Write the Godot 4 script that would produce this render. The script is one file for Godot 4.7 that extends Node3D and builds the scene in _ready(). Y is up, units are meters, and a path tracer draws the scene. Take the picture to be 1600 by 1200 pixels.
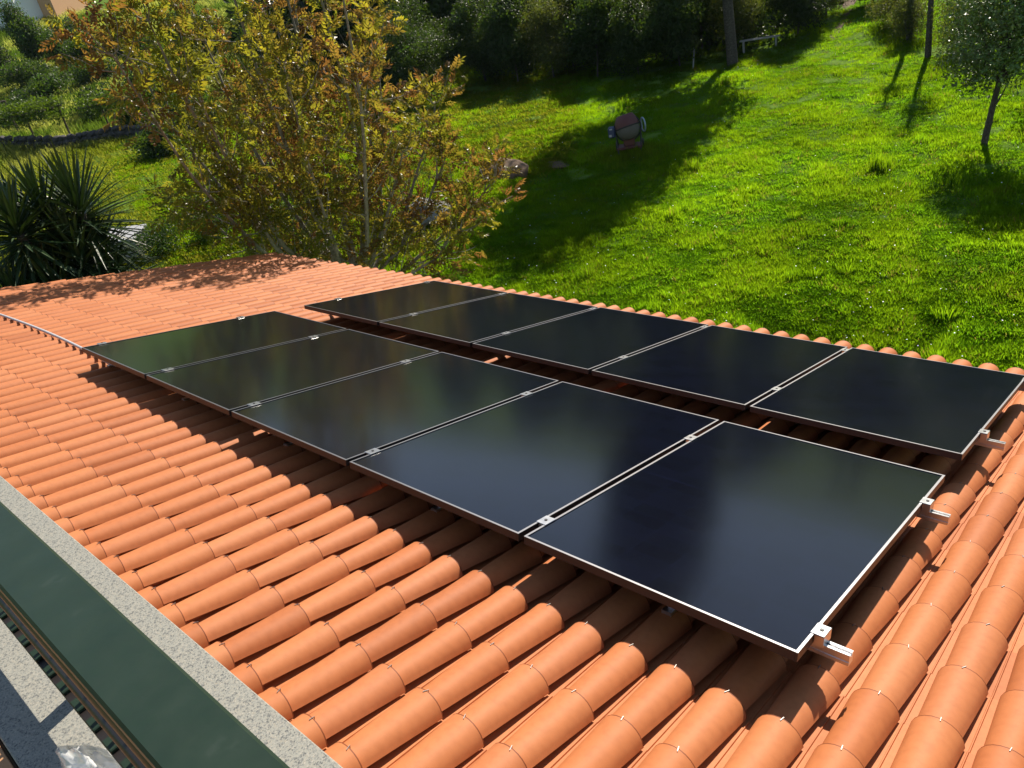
extends Node3D
# World: x runs along the solar rows (to the right), y up, -z down the roof slope and out over the garden.

const PITCH := deg_to_rad(15.0)
const CREST := -0.165          # tile crests below the panels' top plane
const TP := 0.1838             # tile pitch along the roof
const TC := 0.3156             # tile course
var RF := Transform3D()        # roof frame: x along the row, y roof normal, z up the slope
var CAM := Vector3(6.484, 2.0313, 1.6161)
var rng := RandomNumberGenerator.new()
var noise := FastNoiseLite.new()
var fine := FastNoiseLite.new()
var M := {}
var used := {}

# ---------------------------------------------------------------- helpers
func lin(r: float, g: float, b: float) -> Color:
	return Color(r, g, b).linear_to_srgb()

func numbered(n: String, parent: Node) -> String:
	var key := str(parent.get_instance_id()) + n
	if not used.has(key):
		used[key] = 0
		return n
	used[key] += 1
	return "%s_%03d" % [n, used[key]]

func tag(o: Node, label: String, category: String, group := "", kind := "") -> Node:
	if label: o.set_meta("label", label)
	if category: o.set_meta("category", category)
	if group: o.set_meta("group", group)
	if kind: o.set_meta("kind", kind)
	return o

func thing(called: String, label: String, category: String, at := Transform3D(), group := "") -> Node3D:
	var o := Node3D.new()
	o.name = numbered(called, self)
	add_child(o, true)
	o.transform = at
	tag(o, label, category, group)
	return o

func put(called: String, mesh: Mesh, mat: Material, parent: Node, at := Transform3D()) -> MeshInstance3D:
	var o := MeshInstance3D.new()
	o.name = numbered(called, parent)
	o.mesh = mesh
	if mat: o.material_override = mat
	parent.add_child(o, true)
	o.transform = at
	return o

func st_new() -> SurfaceTool:
	var st := SurfaceTool.new()
	st.begin(Mesh.PRIMITIVE_TRIANGLES)
	return st

func done(st: SurfaceTool) -> ArrayMesh:
	st.generate_normals()
	return st.commit()

func quad(st: SurfaceTool, a: Vector3, b: Vector3, c: Vector3, d: Vector3) -> void:
	# corners clockwise as seen from the front
	for v in [a, b, c, a, c, d]: st.add_vertex(v)

func quad_uv(st: SurfaceTool, p: Array, uv: Array) -> void:
	for i in [0, 1, 2, 0, 2, 3]:
		st.set_uv(uv[i]); st.add_vertex(p[i])

func box(st: SurfaceTool, lo: Vector3, hi: Vector3, t := Transform3D(), bev := 0.0) -> void:
	# a box with chamfered vertical-and-top edges when bev > 0
	st.set_smooth_group(-1)
	if bev <= 0.0:
		var p := []
		for i in 8:
			p.append(t * Vector3(hi.x if i & 1 else lo.x, hi.y if i & 2 else lo.y, hi.z if i & 4 else lo.z))
		for f in [[0, 2, 3, 1], [5, 7, 6, 4], [4, 6, 2, 0], [1, 3, 7, 5], [2, 6, 7, 3], [4, 0, 1, 5]]:
			quad(st, p[f[0]], p[f[3]], p[f[2]], p[f[1]])
		return
	# chamfer all edges: three inset quads families
	var c := (lo + hi) * 0.5
	var h := (hi - lo) * 0.5
	var corner := func(sx, sy, sz, ax):
		var e := Vector3(h.x, h.y, h.z) - Vector3(bev, bev, bev)
		if ax == 0: e.x = h.x
		elif ax == 1: e.y = h.y
		else: e.z = h.z
		return t * (c + Vector3(sx * e.x, sy * e.y, sz * e.z))
	var face := func(a, b, cc, d):
		var n: Vector3 = (b - a).cross(cc - a)
		if n.dot((a + cc) * 0.5 - t * c) > 0.0: quad(st, a, d, cc, b)
		else: quad(st, a, b, cc, d)
	for s in [-1, 1]:
		face.call(corner.call(s, -1, -1, 0), corner.call(s, 1, -1, 0), corner.call(s, 1, 1, 0), corner.call(s, -1, 1, 0))
		face.call(corner.call(-1, s, -1, 1), corner.call(1, s, -1, 1), corner.call(1, s, 1, 1), corner.call(-1, s, 1, 1))
		face.call(corner.call(-1, -1, s, 2), corner.call(1, -1, s, 2), corner.call(1, 1, s, 2), corner.call(-1, 1, s, 2))
		for r in [-1, 1]:
			face.call(corner.call(s, r, -1, 0), corner.call(s, r, 1, 0), corner.call(s, r, 1, 1), corner.call(s, r, -1, 1))
			face.call(corner.call(s, -1, r, 0), corner.call(s, 1, r, 0), corner.call(s, 1, r, 2), corner.call(s, -1, r, 2))
			face.call(corner.call(-1, s, r, 1), corner.call(1, s, r, 1), corner.call(1, s, r, 2), corner.call(-1, s, r, 2))
			for q in [-1, 1]:
				var a: Vector3 = corner.call(s, r, q, 0)
				var b: Vector3 = corner.call(s, r, q, 1)
				var d: Vector3 = corner.call(s, r, q, 2)
				if (b - a).cross(d - a).dot(a - t * c) > 0.0:
					for v in [a, d, b]: st.add_vertex(v)
				else:
					for v in [a, b, d]: st.add_vertex(v)

func tube(st: SurfaceTool, pts: Array, radii: Array, sides := 6, cap := true) -> void:
	st.set_smooth_group(1)
	var rings := []
	var ref := Vector3(0.31, 0.2, 0.93)
	for i in pts.size():
		var d: Vector3 = (pts[min(i + 1, pts.size() - 1)] - pts[max(i - 1, 0)]).normalized()
		var a := d.cross(ref).normalized()
		var b := d.cross(a)
		var ring := []
		for k in sides:
			var w := TAU * k / sides
			ring.append(pts[i] + (a * cos(w) + b * sin(w)) * radii[i])
		rings.append(ring)
	for i in pts.size() - 1:
		for k in sides:
			var k2 := (k + 1) % sides
			quad(st, rings[i][k], rings[i][k2], rings[i + 1][k2], rings[i + 1][k])
	if cap:
		st.set_smooth_group(-1)
		for k in range(1, sides - 1):
			for v in [rings[-1][0], rings[-1][k], rings[-1][k + 1]]: st.add_vertex(v)
			for v in [rings[0][0], rings[0][k + 1], rings[0][k]]: st.add_vertex(v)

func extrude(st: SurfaceTool, profile: PackedVector2Array, z0: float, z1: float, along: Basis, at := Vector3.ZERO) -> void:
	# profile counter-clockwise in (x, y); swept along the third axis of the basis
	st.set_smooth_group(-1)
	var n := profile.size()
	for i in n:
		var a := profile[i]
		var b := profile[(i + 1) % n]
		var p := at + along * Vector3(a.x, a.y, z0)
		var q := at + along * Vector3(b.x, b.y, z0)
		var r := at + along * Vector3(b.x, b.y, z1)
		var s := at + along * Vector3(a.x, a.y, z1)
		quad(st, p, s, r, q)
	var tri := Geometry2D.triangulate_polygon(profile)
	for i in range(0, tri.size(), 3):
		var v := []
		for k in 3: v.append(profile[tri[i + k]])
		if (v[1] - v[0]).cross(v[2] - v[0]) < 0.0: v = [v[0], v[2], v[1]]
		for k in [0, 2, 1]: st.add_vertex(at + along * Vector3(v[k].x, v[k].y, z1))
		for k in [0, 1, 2]: st.add_vertex(at + along * Vector3(v[k].x, v[k].y, z0))

func multi(called: String, mesh: Mesh, mat: Material, xs: Array, cols: Array, parent: Node, at := Transform3D()) -> MultiMeshInstance3D:
	var mm := MultiMesh.new()
	mm.transform_format = MultiMesh.TRANSFORM_3D
	mm.use_colors = true
	mm.mesh = mesh
	mm.instance_count = xs.size()
	for i in xs.size():
		mm.set_instance_transform(i, xs[i])
		mm.set_instance_color(i, cols[i])
	var o := MultiMeshInstance3D.new()
	o.name = numbered(called, parent)
	o.multimesh = mm
	o.material_override = mat
	parent.add_child(o, true)
	o.transform = at
	return o

func P(u: float, v: float, n := 0.0) -> Vector3:
	return RF * Vector3(u, n, -v)

func ground_y(x: float, z: float) -> float:
	var r := Vector2(x - 3.0, z + 1.0).length()
	var b: float = maxf(0.0, r - 28.0)
	var b2 := 0.0016 * b * b if b < 60.0 else 0.0016 * 3600.0 + 0.192 * (b - 60.0)
	var rough := noise.get_noise_2d(x * 6.0, z * 6.0) * 0.16 + noise.get_noise_2d(x * 1.3, z * 1.3) * 0.35 * clampf((r - 14.0) / 20.0, 0.0, 1.0)
	return -4.3 + 0.05 * maxf(0.0, r - 9.0) + b2 + rough * clampf((r - 8.0) / 5.0, 0.0, 1.0)

func on_ground(x: float, z: float) -> Vector3:
	return Vector3(x, ground_y(x, z), z)

func rvec() -> Vector3:
	while true:
		var v := Vector3(rng.randf_range(-1, 1), rng.randf_range(-1, 1), rng.randf_range(-1, 1))
		if v.length_squared() < 1.0 and v.length_squared() > 0.001: return v
	return Vector3.UP

func turned(at: Vector3, dir: Vector3, s := 1.0) -> Transform3D:
	# y axis along dir, random roll
	var y := dir.normalized()
	var x := y.cross(rvec()).normalized()
	if x.length_squared() < 0.1: x = y.cross(Vector3(0.3, 0.1, 0.9)).normalized()
	return Transform3D(Basis(x * s, y * s, x.cross(y) * s), at)

func std(c: Color, rough: float, metal := 0.0, spec := 0.5) -> StandardMaterial3D:
	var m := StandardMaterial3D.new()
	m.albedo_color = c
	m.roughness = rough
	m.metallic = metal
	m.metallic_specular = spec
	return m

func noise_tex(freq: float, ramp: Array, seed_: int, size := 512, octaves := 5, normal := false, bump := 4.0, kind := FastNoiseLite.TYPE_SIMPLEX_SMOOTH) -> NoiseTexture2D:
	var n := FastNoiseLite.new()
	n.noise_type = kind
	n.frequency = freq
	n.fractal_octaves = octaves
	n.seed = seed_
	var t := NoiseTexture2D.new()
	t.width = size; t.height = size
	t.seamless = true
	t.noise = n
	if normal:
		t.as_normal_map = true
		t.bump_strength = bump
	else:
		var g := Gradient.new()
		var offs := PackedFloat32Array()
		var cs := PackedColorArray()
		for r in ramp:
			offs.append(r[0]); cs.append(r[1])
		g.offsets = offs; g.colors = cs
		t.color_ramp = g
	return t

func triplanar(m: StandardMaterial3D, scale_: float, world := true) -> StandardMaterial3D:
	m.uv1_triplanar = true
	m.uv1_world_triplanar = world
	m.uv1_scale = Vector3.ONE * scale_
	return m

func leafy(back: float, rough: float, tint := Color(1, 1, 1)) -> StandardMaterial3D:
	var m := std(Color(1, 1, 1), rough, 0.0, 0.5)
	m.vertex_color_use_as_albedo = true
	m.backlight_enabled = true
	m.backlight = Color(tint.r * back, tint.g * back, tint.b * back)
	m.cull_mode = BaseMaterial3D.CULL_DISABLED
	return m

# ---------------------------------------------------------------- set-up
func _ready() -> void:
	rng.seed = 20240511
	noise.seed = 7; noise.frequency = 0.05; noise.fractal_octaves = 3
	fine.seed = 19; fine.frequency = 0.35; fine.fractal_octaves = 2
	var s := sin(PITCH)
	var c := cos(PITCH)
	RF = Transform3D(Basis(Vector3(1, 0, 0), Vector3(0, c, -s), Vector3(0, s, c)), Vector3.ZERO)

	var cam := Camera3D.new()
	cam.name = "camera"
	add_child(cam)
	cam.transform = Transform3D(Basis(Vector3(0.745485, -0.184483, -0.640482), Vector3(-0.195239, 0.858341, -0.474481), Vector3(0.637286, 0.478766, 0.603862)).orthonormalized(), CAM)
	cam.fov = 53.35
	cam.near = 0.05
	cam.far = 900.0
	cam.current = true

	var env := Environment.new()
	env.background_mode = Environment.BG_SKY
	var sky := Sky.new()
	var pm := ProceduralSkyMaterial.new()
	pm.sky_top_color = Color(0.37, 0.44, 0.56)
	pm.sky_horizon_color = Color(0.80, 0.89, 1.0)
	pm.sky_curve = 0.2
	pm.ground_bottom_color = Color(0.16, 0.17, 0.12)
	pm.ground_horizon_color = Color(0.55, 0.6, 0.62)
	pm.sun_angle_max = 18.0
	sky.sky_material = pm
	env.sky = sky
	env.background_energy_multiplier = 0.9
	env.tonemap_mode = Environment.TONE_MAPPER_LINEAR
	env.tonemap_exposure = 1.68
	env.sdfgi_enabled = true
	env.ssao_enabled = true
	env.ssil_enabled = true
	env.fog_enabled = true
	env.fog_density = 0.00012
	env.fog_light_color = Color(0.75, 0.83, 0.9)
	var we := WorldEnvironment.new()
	we.name = "world_environment"
	we.environment = env
	add_child(we)

	var sun := DirectionalLight3D.new()
	sun.name = "sun"
	sun.light_color = Color(1.0, 0.955, 0.89)
	sun.light_energy = 1.6
	sun.light_angular_distance = 0.5
	sun.shadow_enabled = true
	add_child(sun)
	var sd := Vector3(-0.1567, 0.6865, -0.7100)
	sun.transform = Transform3D(Basis.looking_at(-sd, Vector3.UP), Vector3(0, 30, 0))

	make_materials()
	make_ground()
	make_house()
	make_terrace()
	make_panels()
	make_walnut()
	make_yucca()
	make_garden_things()
	make_trees()
	make_meadow()
	make_lawn()

func make_materials() -> void:
	# terracotta in a few firing tones, sharing one mottle
	var mott := noise_tex(0.02, [[0.0, Color(0.93, 0.91, 0.90)], [0.45, Color(0.98, 0.975, 0.97)], [0.7, Color(1, 1, 1)], [1.0, Color(1.0, 0.985, 0.97)]], 3, 512, 5)
	var grit := noise_tex(0.12, [], 4, 512, 4, true, 1.2)
	var tones := [lin(0.445, 0.154, 0.054), lin(0.465, 0.166, 0.060), lin(0.42, 0.140, 0.048), lin(0.475, 0.176, 0.068), lin(0.45, 0.160, 0.061), lin(0.39, 0.128, 0.044)]
	M.tiles = []
	for t in tones:
		var m := std(t, 0.62, 0.0, 0.35)
		m.vertex_color_use_as_albedo = true
		m.albedo_texture = mott
		m.normal_enabled = true
		m.normal_texture = grit
		m.normal_scale = 0.06
		triplanar(m, 2.3)
		M.tiles.append(m)
	var mm := std(Color(1, 1, 1), 0.62, 0.0, 0.35)
	mm.vertex_color_use_as_albedo = true
	mm.albedo_texture = mott
	triplanar(mm, 2.3)
	M.tile_rest = mm
	M.steel = std(lin(0.28, 0.27, 0.26), 0.4, 1.0)
	var alu := std(lin(0.60, 0.60, 0.61), 0.34, 1.0)
	alu.roughness_texture = noise_tex(0.03, [[0.0, Color(0.8, 0.8, 0.8)], [1.0, Color(1, 1, 1)]], 12, 256)
	triplanar(alu, 3.0, false)
	M.alu = alu
	M.frame = std(lin(0.035, 0.033, 0.033), 0.42, 0.5)
	M.lip = std(lin(0.33, 0.33, 0.345), 0.36, 1.0)  # silver colour carries the sun glint along the black frame tops
	M.conduit = std(lin(0.42, 0.42, 0.43), 0.45)
	M.bolt = std(lin(0.08, 0.08, 0.08), 0.4, 0.9)
	M.glass = make_cell_material()
	# granite: salt and pepper
	var gr := std(Color(1, 1, 1), 0.62)
	gr.albedo_texture = granite_tex()
	gr.normal_enabled = true
	gr.normal_texture = noise_tex(0.15, [], 6, 512, 3, true, 1.5)
	gr.normal_scale = 0.4
	M.granite = triplanar(gr, 2.6)
	var gp := std(Color(1, 1, 1), 0.5, 0.0, 0.4)
	gp.albedo_texture = noise_tex(0.008, [[0.0, lin(0.0125, 0.027, 0.0165)], [0.5, lin(0.0145, 0.030, 0.0185)], [0.85, lin(0.017, 0.033, 0.021)], [1.0, lin(0.026, 0.042, 0.030)]], 8, 512, 6)
	gp.roughness_texture = noise_tex(0.02, [[0.0, Color(0.75, 0.75, 0.75)], [1.0, Color(1, 1, 1)]], 9, 512, 5)
	M.green_paint = triplanar(gp, 1.4)
	M.black_paint = std(lin(0.016, 0.013, 0.012), 0.4)
	M.white_wall = std(lin(0.72, 0.70, 0.66), 0.85)
	M.render_wall = std(lin(0.55, 0.5, 0.42), 0.9)
	M.wood = std(lin(0.10, 0.075, 0.05), 0.85)
	var bk := std(Color(1, 1, 1), 0.9)
	bk.albedo_texture = noise_tex(0.02, [[0.0, lin(0.03, 0.025, 0.02)], [0.55, lin(0.075, 0.062, 0.05)], [1.0, lin(0.15, 0.135, 0.115)]], 21, 512, 5)
	bk.normal_enabled = true
	bk.normal_texture = noise_tex(0.05, [], 22, 512, 4, true, 6.0)
	M.bark = triplanar(bk, 1.1)
	var pale := bk.duplicate() as StandardMaterial3D
	pale.albedo_texture = noise_tex(0.02, [[0.0, lin(0.13, 0.115, 0.09)], [0.55, lin(0.24, 0.22, 0.18)], [1.0, lin(0.38, 0.36, 0.32)]], 25, 512, 5)
	M.bark_pale = pale
	var so := std(Color(0.72, 0.68, 0.62), 0.95)
	so.albedo_texture = noise_tex(0.02, [[0.0, lin(0.10, 0.065, 0.04)], [0.5, lin(0.20, 0.14, 0.09)], [1.0, lin(0.32, 0.25, 0.17)]], 31, 512, 5)
	M.soil = triplanar(so, 0.6)
	var gd := std(Color(1, 1, 1), 1.0, 0.0, 0.2)
	gd.albedo_texture = noise_tex(0.01, [[0.0, lin(0.06, 0.11, 0.014)], [0.45, lin(0.085, 0.155, 0.018)], [0.7, lin(0.10, 0.18, 0.020)], [1.0, lin(0.15, 0.18, 0.04)]], 33, 1024, 6)
	M.ground = triplanar(gd, 0.12)
	var sn := std(Color(1, 1, 1), 0.9)
	sn.albedo_texture = noise_tex(0.02, [[0.0, lin(0.10, 0.10, 0.10)], [0.5, lin(0.22, 0.22, 0.21)], [1.0, lin(0.42, 0.42, 0.40)]], 35, 512, 5)
	M.stone = triplanar(sn, 0.9)
	var dk := sn.duplicate() as StandardMaterial3D
	dk.albedo_color = Color(0.55, 0.53, 0.55)
	M.stone_dark = dk
	M.lawn = leafy(1.5, 0.45, Color(1.0, 1.0, 0.6))
	M.leaf = leafy(1.1, 0.42, Color(1.0, 1.0, 0.6))
	M.glossy_leaf = leafy(0.6, 0.34, Color(1.0, 1.0, 0.7))
	M.walnut_leaf = leafy(1.2, 0.3, Color(1.0, 0.95, 0.75))
	M.yucca_leaf_solid = leafy(0.5, 0.42, Color(1.0, 1.0, 0.6))

func granite_tex() -> ImageTexture:
	var n := 512
	var img := Image.create(n, n, false, Image.FORMAT_RGB8)
	var f1 := FastNoiseLite.new()
	f1.noise_type = FastNoiseLite.TYPE_CELLULAR
	f1.cellular_return_type = FastNoiseLite.RETURN_CELL_VALUE
	f1.frequency = 0.16
	f1.domain_warp_enabled = true
	f1.domain_warp_amplitude = 8.0
	f1.domain_warp_frequency = 0.12
	f1.seed = 5
	var f2 := FastNoiseLite.new()
	f2.frequency = 0.02
	f2.seed = 6
	for y in n:
		for x in n:
			var v := f1.get_noise_2d(x, y)
			var w := f2.get_noise_2d(x, y)
			var col := Color(0.57, 0.57, 0.535)
			if v < -0.55 + w * 0.2: col = Color(0.27, 0.28, 0.28)
			elif v < -0.2 + w * 0.3: col = Color(0.46, 0.465, 0.45)
			elif v > 0.6: col = Color(0.68, 0.67, 0.63)
			elif v > 0.35: col = Color(0.56, 0.54, 0.49)
			img.set_pixel(x, y, col)
	return ImageTexture.create_from_image(img)

func make_cell_material() -> StandardMaterial3D:
	# black half-cut cells under glass: faint grid, faint busbars, a little dust
	var w := 768
	var h := 1152
	var img := Image.create(w, h, false, Image.FORMAT_RGB8)
	var ro := Image.create(w, h, false, Image.FORMAT_RGB8)
	var d := FastNoiseLite.new()
	d.seed = 41; d.frequency = 0.006; d.fractal_octaves = 5
	for y in h:
		var cy := fposmod(y * 18.0 / h, 1.0)
		var mid: bool = absf(y - h / 2.0) < 4.0
		for x in w:
			var cx := fposmod(x * 6.0 / w, 1.0)
			var dust: float = clampf(d.get_noise_2d(x, y) * 0.5 + 0.5, 0.0, 1.0)
			var b := 0.034 + 0.003 * sin(floor(x * 6.0 / w) * 2.3 + floor(y * 18.0 / h) * 1.7)
			var gap: bool = cx < 0.012 or cx > 0.988 or cy < 0.02 or cy > 0.98
			if gap: b = 0.046
			elif fposmod(cx * 10.0, 1.0) < 0.07: b += 0.006
			if mid: b = 0.05
			b += 0.006 * dust
			img.set_pixel(x, y, Color(b * 0.85, b * 1.15, b * 2.4))
			var r := 0.92 + 0.08 * dust
			ro.set_pixel(x, y, Color(r, r, r))
	# specks of dust and a few scratches
	var g := RandomNumberGenerator.new()
	g.seed = 17
	for i in 160:
		img.set_pixel(g.randi() % w, g.randi() % h, Color(0.30, 0.31, 0.32))
	for i in 9:
		var p := Vector2(g.randf() * w, g.randf() * h)
		var dir := Vector2.RIGHT.rotated(g.randf() * TAU)
		for k in 20 + g.randi() % 60:
			var q := p + dir * k
			if q.x > 1 and q.y > 1 and q.x < w - 2 and q.y < h - 2: img.set_pixelv(q, Color(0.13, 0.14, 0.16))
	var m := std(Color(1, 1, 1), 0.13, 0.0, 0.52)
	m.albedo_texture = ImageTexture.create_from_image(img)
	m.roughness_texture = ImageTexture.create_from_image(ro)
	return m

# ---------------------------------------------------------------- ground
func make_ground() -> void:
	var st := st_new()
	st.set_smooth_group(1)
	var rings := [3.0]
	while rings[-1] < 420.0: rings.append(rings[-1] * 1.035 + 0.12)
	var seg := 180
	var prev := []
	for r in rings:
		var cur := []
		for k in seg + 1:
			var a: float = TAU * (k % seg) / seg
			var x: float = 3.0 + cos(a) * r
			var z: float = -1.0 + sin(a) * r
			cur.append(on_ground(x, z))
		if prev:
			for k in seg: quad(st, prev[k], cur[k], cur[k + 1], prev[k + 1])
		else:
			for k in seg:
				for v in [Vector3(3, -4.3, -1), cur[k], cur[k + 1]]: st.add_vertex(v)
		prev = cur
	var g := put("ground", done(st), M.ground, self)
	tag(g, "green hillside ground rising behind the house", "ground", "", "structure")

	# worn earth path at the top of the lawn
	var p := st_new()
	p.set_smooth_group(1)
	var path := [Vector2(-6.0, -30.2), Vector2(-6.35, -32.0), Vector2(-6.9, -34.5), Vector2(-7.6, -37.0), Vector2(-8.6, -40.5), Vector2(-9.9, -45.0)]
	var wid := [0.03, 0.22, 0.28, 0.36, 0.42, 0.45]
	var l := []
	var rr := []
	for i in path.size():
		var a: Vector3 = on_ground(path[i].x - wid[i], path[i].y)
		var b: Vector3 = on_ground(path[i].x + wid[i], path[i].y)
		l.append(a + Vector3(0, 0.02, 0)); rr.append(b + Vector3(0, 0.02, 0))
	for i in path.size() - 1: quad(p, l[i], l[i + 1], rr[i + 1], rr[i])
	tag(put("dirt_path", done(p), M.soil, self), "narrow worn earth path climbing from the lawn", "path", "", "structure")

# ---------------------------------------------------------------- house and roof
func tile_mesh(t0: float) -> ArrayMesh:
	# one S-tile, its lower end at z = 0 and the slope rising towards +z; t0 > 0 gives a cut tile
	var length := 0.40
	var st := st_new()
	var seg := 12
	var th := 0.009
	var ts := [t0, lerp(t0, 1.0, 0.5), 0.990, 1.0]
	st.set_color(Color(1, 1, 1))
	var ring := func(t: float, off: float) -> Array:
		var w := lerpf(0.066, 0.078, t) - off
		var h := lerpf(0.067, 0.078, t) - off
		var lift := lerpf(0.0, 0.009, t)
		var r := []
		for k in seg + 1:
			var a := lerpf(PI, deg_to_rad(lerpf(30.0, 7.0, t)), float(k) / seg)
			r.append(Vector3(cos(a) * w, lift + pow(sin(a), 0.9) * h, (1.0 - t) * length))
		return r
	var outer := []
	var inner := []
	for t in ts:
		outer.append(ring.call(t, 0.0))
		inner.append(ring.call(t, th))
	st.set_smooth_group(1)
	for i in ts.size() - 1:
		st.set_color(Color(0.42, 0.34, 0.30) if i == 2 else Color(1, 1, 1))  # shadow line of the overlap, painted dark along the nose
		for k in seg:
			quad(st, outer[i][k], outer[i][k + 1], outer[i + 1][k + 1], outer[i + 1][k])
	st.set_color(Color(1, 1, 1))
	st.set_smooth_group(2)
	for i in ts.size() - 1:
		for k in seg:
			quad(st, inner[i][k], inner[i + 1][k], inner[i + 1][k + 1], inner[i][k + 1])
	st.set_smooth_group(-1)
	var e := ts.size() - 1
	for k in seg:
		quad(st, outer[e][k], outer[e][k + 1], inner[e][k + 1], inner[e][k])
		quad(st, outer[0][k + 1], outer[0][k], inner[0][k], inner[0][k + 1])
	for i in e:
		quad(st, outer[i][seg], inner[i][seg], inner[i + 1][seg], outer[i + 1][seg])
	# the pan on the left with two water ridges, reaching under the neighbour
	var prof := func(t: float) -> Array:
		var w := lerpf(0.066, 0.078, t)
		var y := lerpf(0.0, 0.009, t) + 0.002
		var z := (1.0 - t) * length
		var r := []
		for q in [[-0.160, 0.014], [-0.150, 0.002], [-0.130, 0.0], [-0.112, 0.0], [-0.104, 0.0], [-0.101, 0.0], [-0.099, 0.005], [-0.096, 0.005], [-0.094, 0.0], [-0.088, 0.0]]:
			r.append(Vector3(minf(q[0], -w - 0.004), y + q[1], z))
		r.append(Vector3(-w + 0.006, y + 0.002, z))
		return r
	var pans := []
	for t in ts: pans.append(prof.call(t))
	for i in e:
		for k in 10:
			quad(st, pans[i][k], pans[i][k + 1], pans[i + 1][k + 1], pans[i + 1][k])
	for k in 10:
		var a: Vector3 = pans[e][k]
		var b: Vector3 = pans[e][k + 1]
		quad(st, a, b, b - Vector3(0, 0.012, 0), a - Vector3(0, 0.012, 0))
	return done(st)

func clip_mesh() -> ArrayMesh:
	# the stainless hook that holds the nose of each tile
	var st := st_new()
	box(st, Vector3(-0.0011, 0.0866, -0.004), Vector3(0.0011, 0.0890, 0.014))
	box(st, Vector3(-0.0011, 0.070, -0.006), Vector3(0.0011, 0.0890, -0.004))
	return done(st)

func make_house() -> void:
	var base := Vector3(2.0, -4.3, -1.6)
	var h := thing("house", "single storey house with a terracotta tiled roof sloping to the garden", "house", Transform3D(Basis(), base))
	var inv := h.transform.affine_inverse()
	# walls
	var st := st_new()
	var lo := Vector3(-4.45, -4.3, -3.95)
	var hi := Vector3(9.4, -1.45, 1.15)
	box(st, lo, Vector3(hi.x, -1.5, lo.z + 0.25))
	put("wall", done(st), M.white_wall, h, inv)
	st = st_new()
	# gable end follows the slope
	var gp := PackedVector2Array([Vector2(-1.15, -4.3), Vector2(3.695, -4.3), Vector2(3.695, -1.49), Vector2(-1.15, -0.19)])
	extrude(st, gp, -4.45, -4.2, Basis(Vector3(0, 0, -1), Vector3(0, 1, 0), Vector3(1, 0, 0)))
	put("wall", done(st), M.white_wall, h, inv)
	# roof deck under the tiles
	st = st_new()
	box(st, Vector3(-4.72, CREST - 0.087 - 0.075, -4.54), Vector3(9.4, CREST - 0.087 - 0.012, 1.12))
	var roof := put("roof", done(st), M.wood, h, inv * RF)
	# tiles
	var clip := clip_mesh()
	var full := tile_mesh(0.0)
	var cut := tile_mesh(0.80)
	var list := []
	for k in range(-58, 15):
		for c in range(0, 19):
			var u := 5.987 + TP * k
			var v := -1.061 + TC * c
			var at := P(u, v, CREST)
			var rel: Vector3 = cam_local(at)
			var depth := -rel.z
			var sx := rel.x / depth / 0.6699
			var sy := rel.y / depth / 0.5024
			var seen: bool = depth > 0.2 and absf(sx) < 1.06 and absf(sy) < 1.08
			# under the panels nothing of them shows
			if u > 0.1 and u < 5.75 and ((v > 0.3 and v < 1.7) or (v > 2.4 and v < 3.8)): seen = false
			list.append([depth if seen else depth + 1000.0, u, v, c])
	list.sort_custom(func(a, b): return a[0] < b[0])
	var rest := []
	var cols := []
	var clips := []
	for i in list.size():
		var q: Array = list[i]
		var jit := Basis(Vector3.UP, rng.randf_range(-0.006, 0.006)) * Basis(Vector3(1, 0, 0), rng.randf_range(-0.004, 0.004))
		var loc := Transform3D(jit, Vector3(q[1] + rng.randf_range(-0.0015, 0.0015), CREST - 0.087 + rng.randf_range(-0.001, 0.0015), -q[2] + rng.randf_range(-0.003, 0.003)))
		var tone: int = [0, 1, 4, 0, 1, 2, 3, 4, 0, 5][rng.randi() % 10]
		clips.append(loc * Transform3D(Basis(Vector3.UP, rng.randf_range(-0.5, 0.5)), Vector3(rng.randf_range(-0.008, 0.008), 0, 0)))
		if i < 300:
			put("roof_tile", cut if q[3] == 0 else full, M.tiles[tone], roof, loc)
		else:
			if q[3] == 0: loc = loc.scaled_local(Vector3(1, 1, 0.2))
			rest.append(loc)
			cols.append((M.tiles[tone].albedo_color as Color).srgb_to_linear())
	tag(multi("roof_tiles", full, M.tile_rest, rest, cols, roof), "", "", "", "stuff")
	var cc := []
	for i in clips.size(): cc.append(Color(1, 1, 1))
	tag(multi("tile_hooks", clip, M.steel, clips, cc, roof), "", "", "", "stuff")

func cam_local(p: Vector3) -> Vector3:
	return ($camera as Camera3D).transform.affine_inverse() * p

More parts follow.
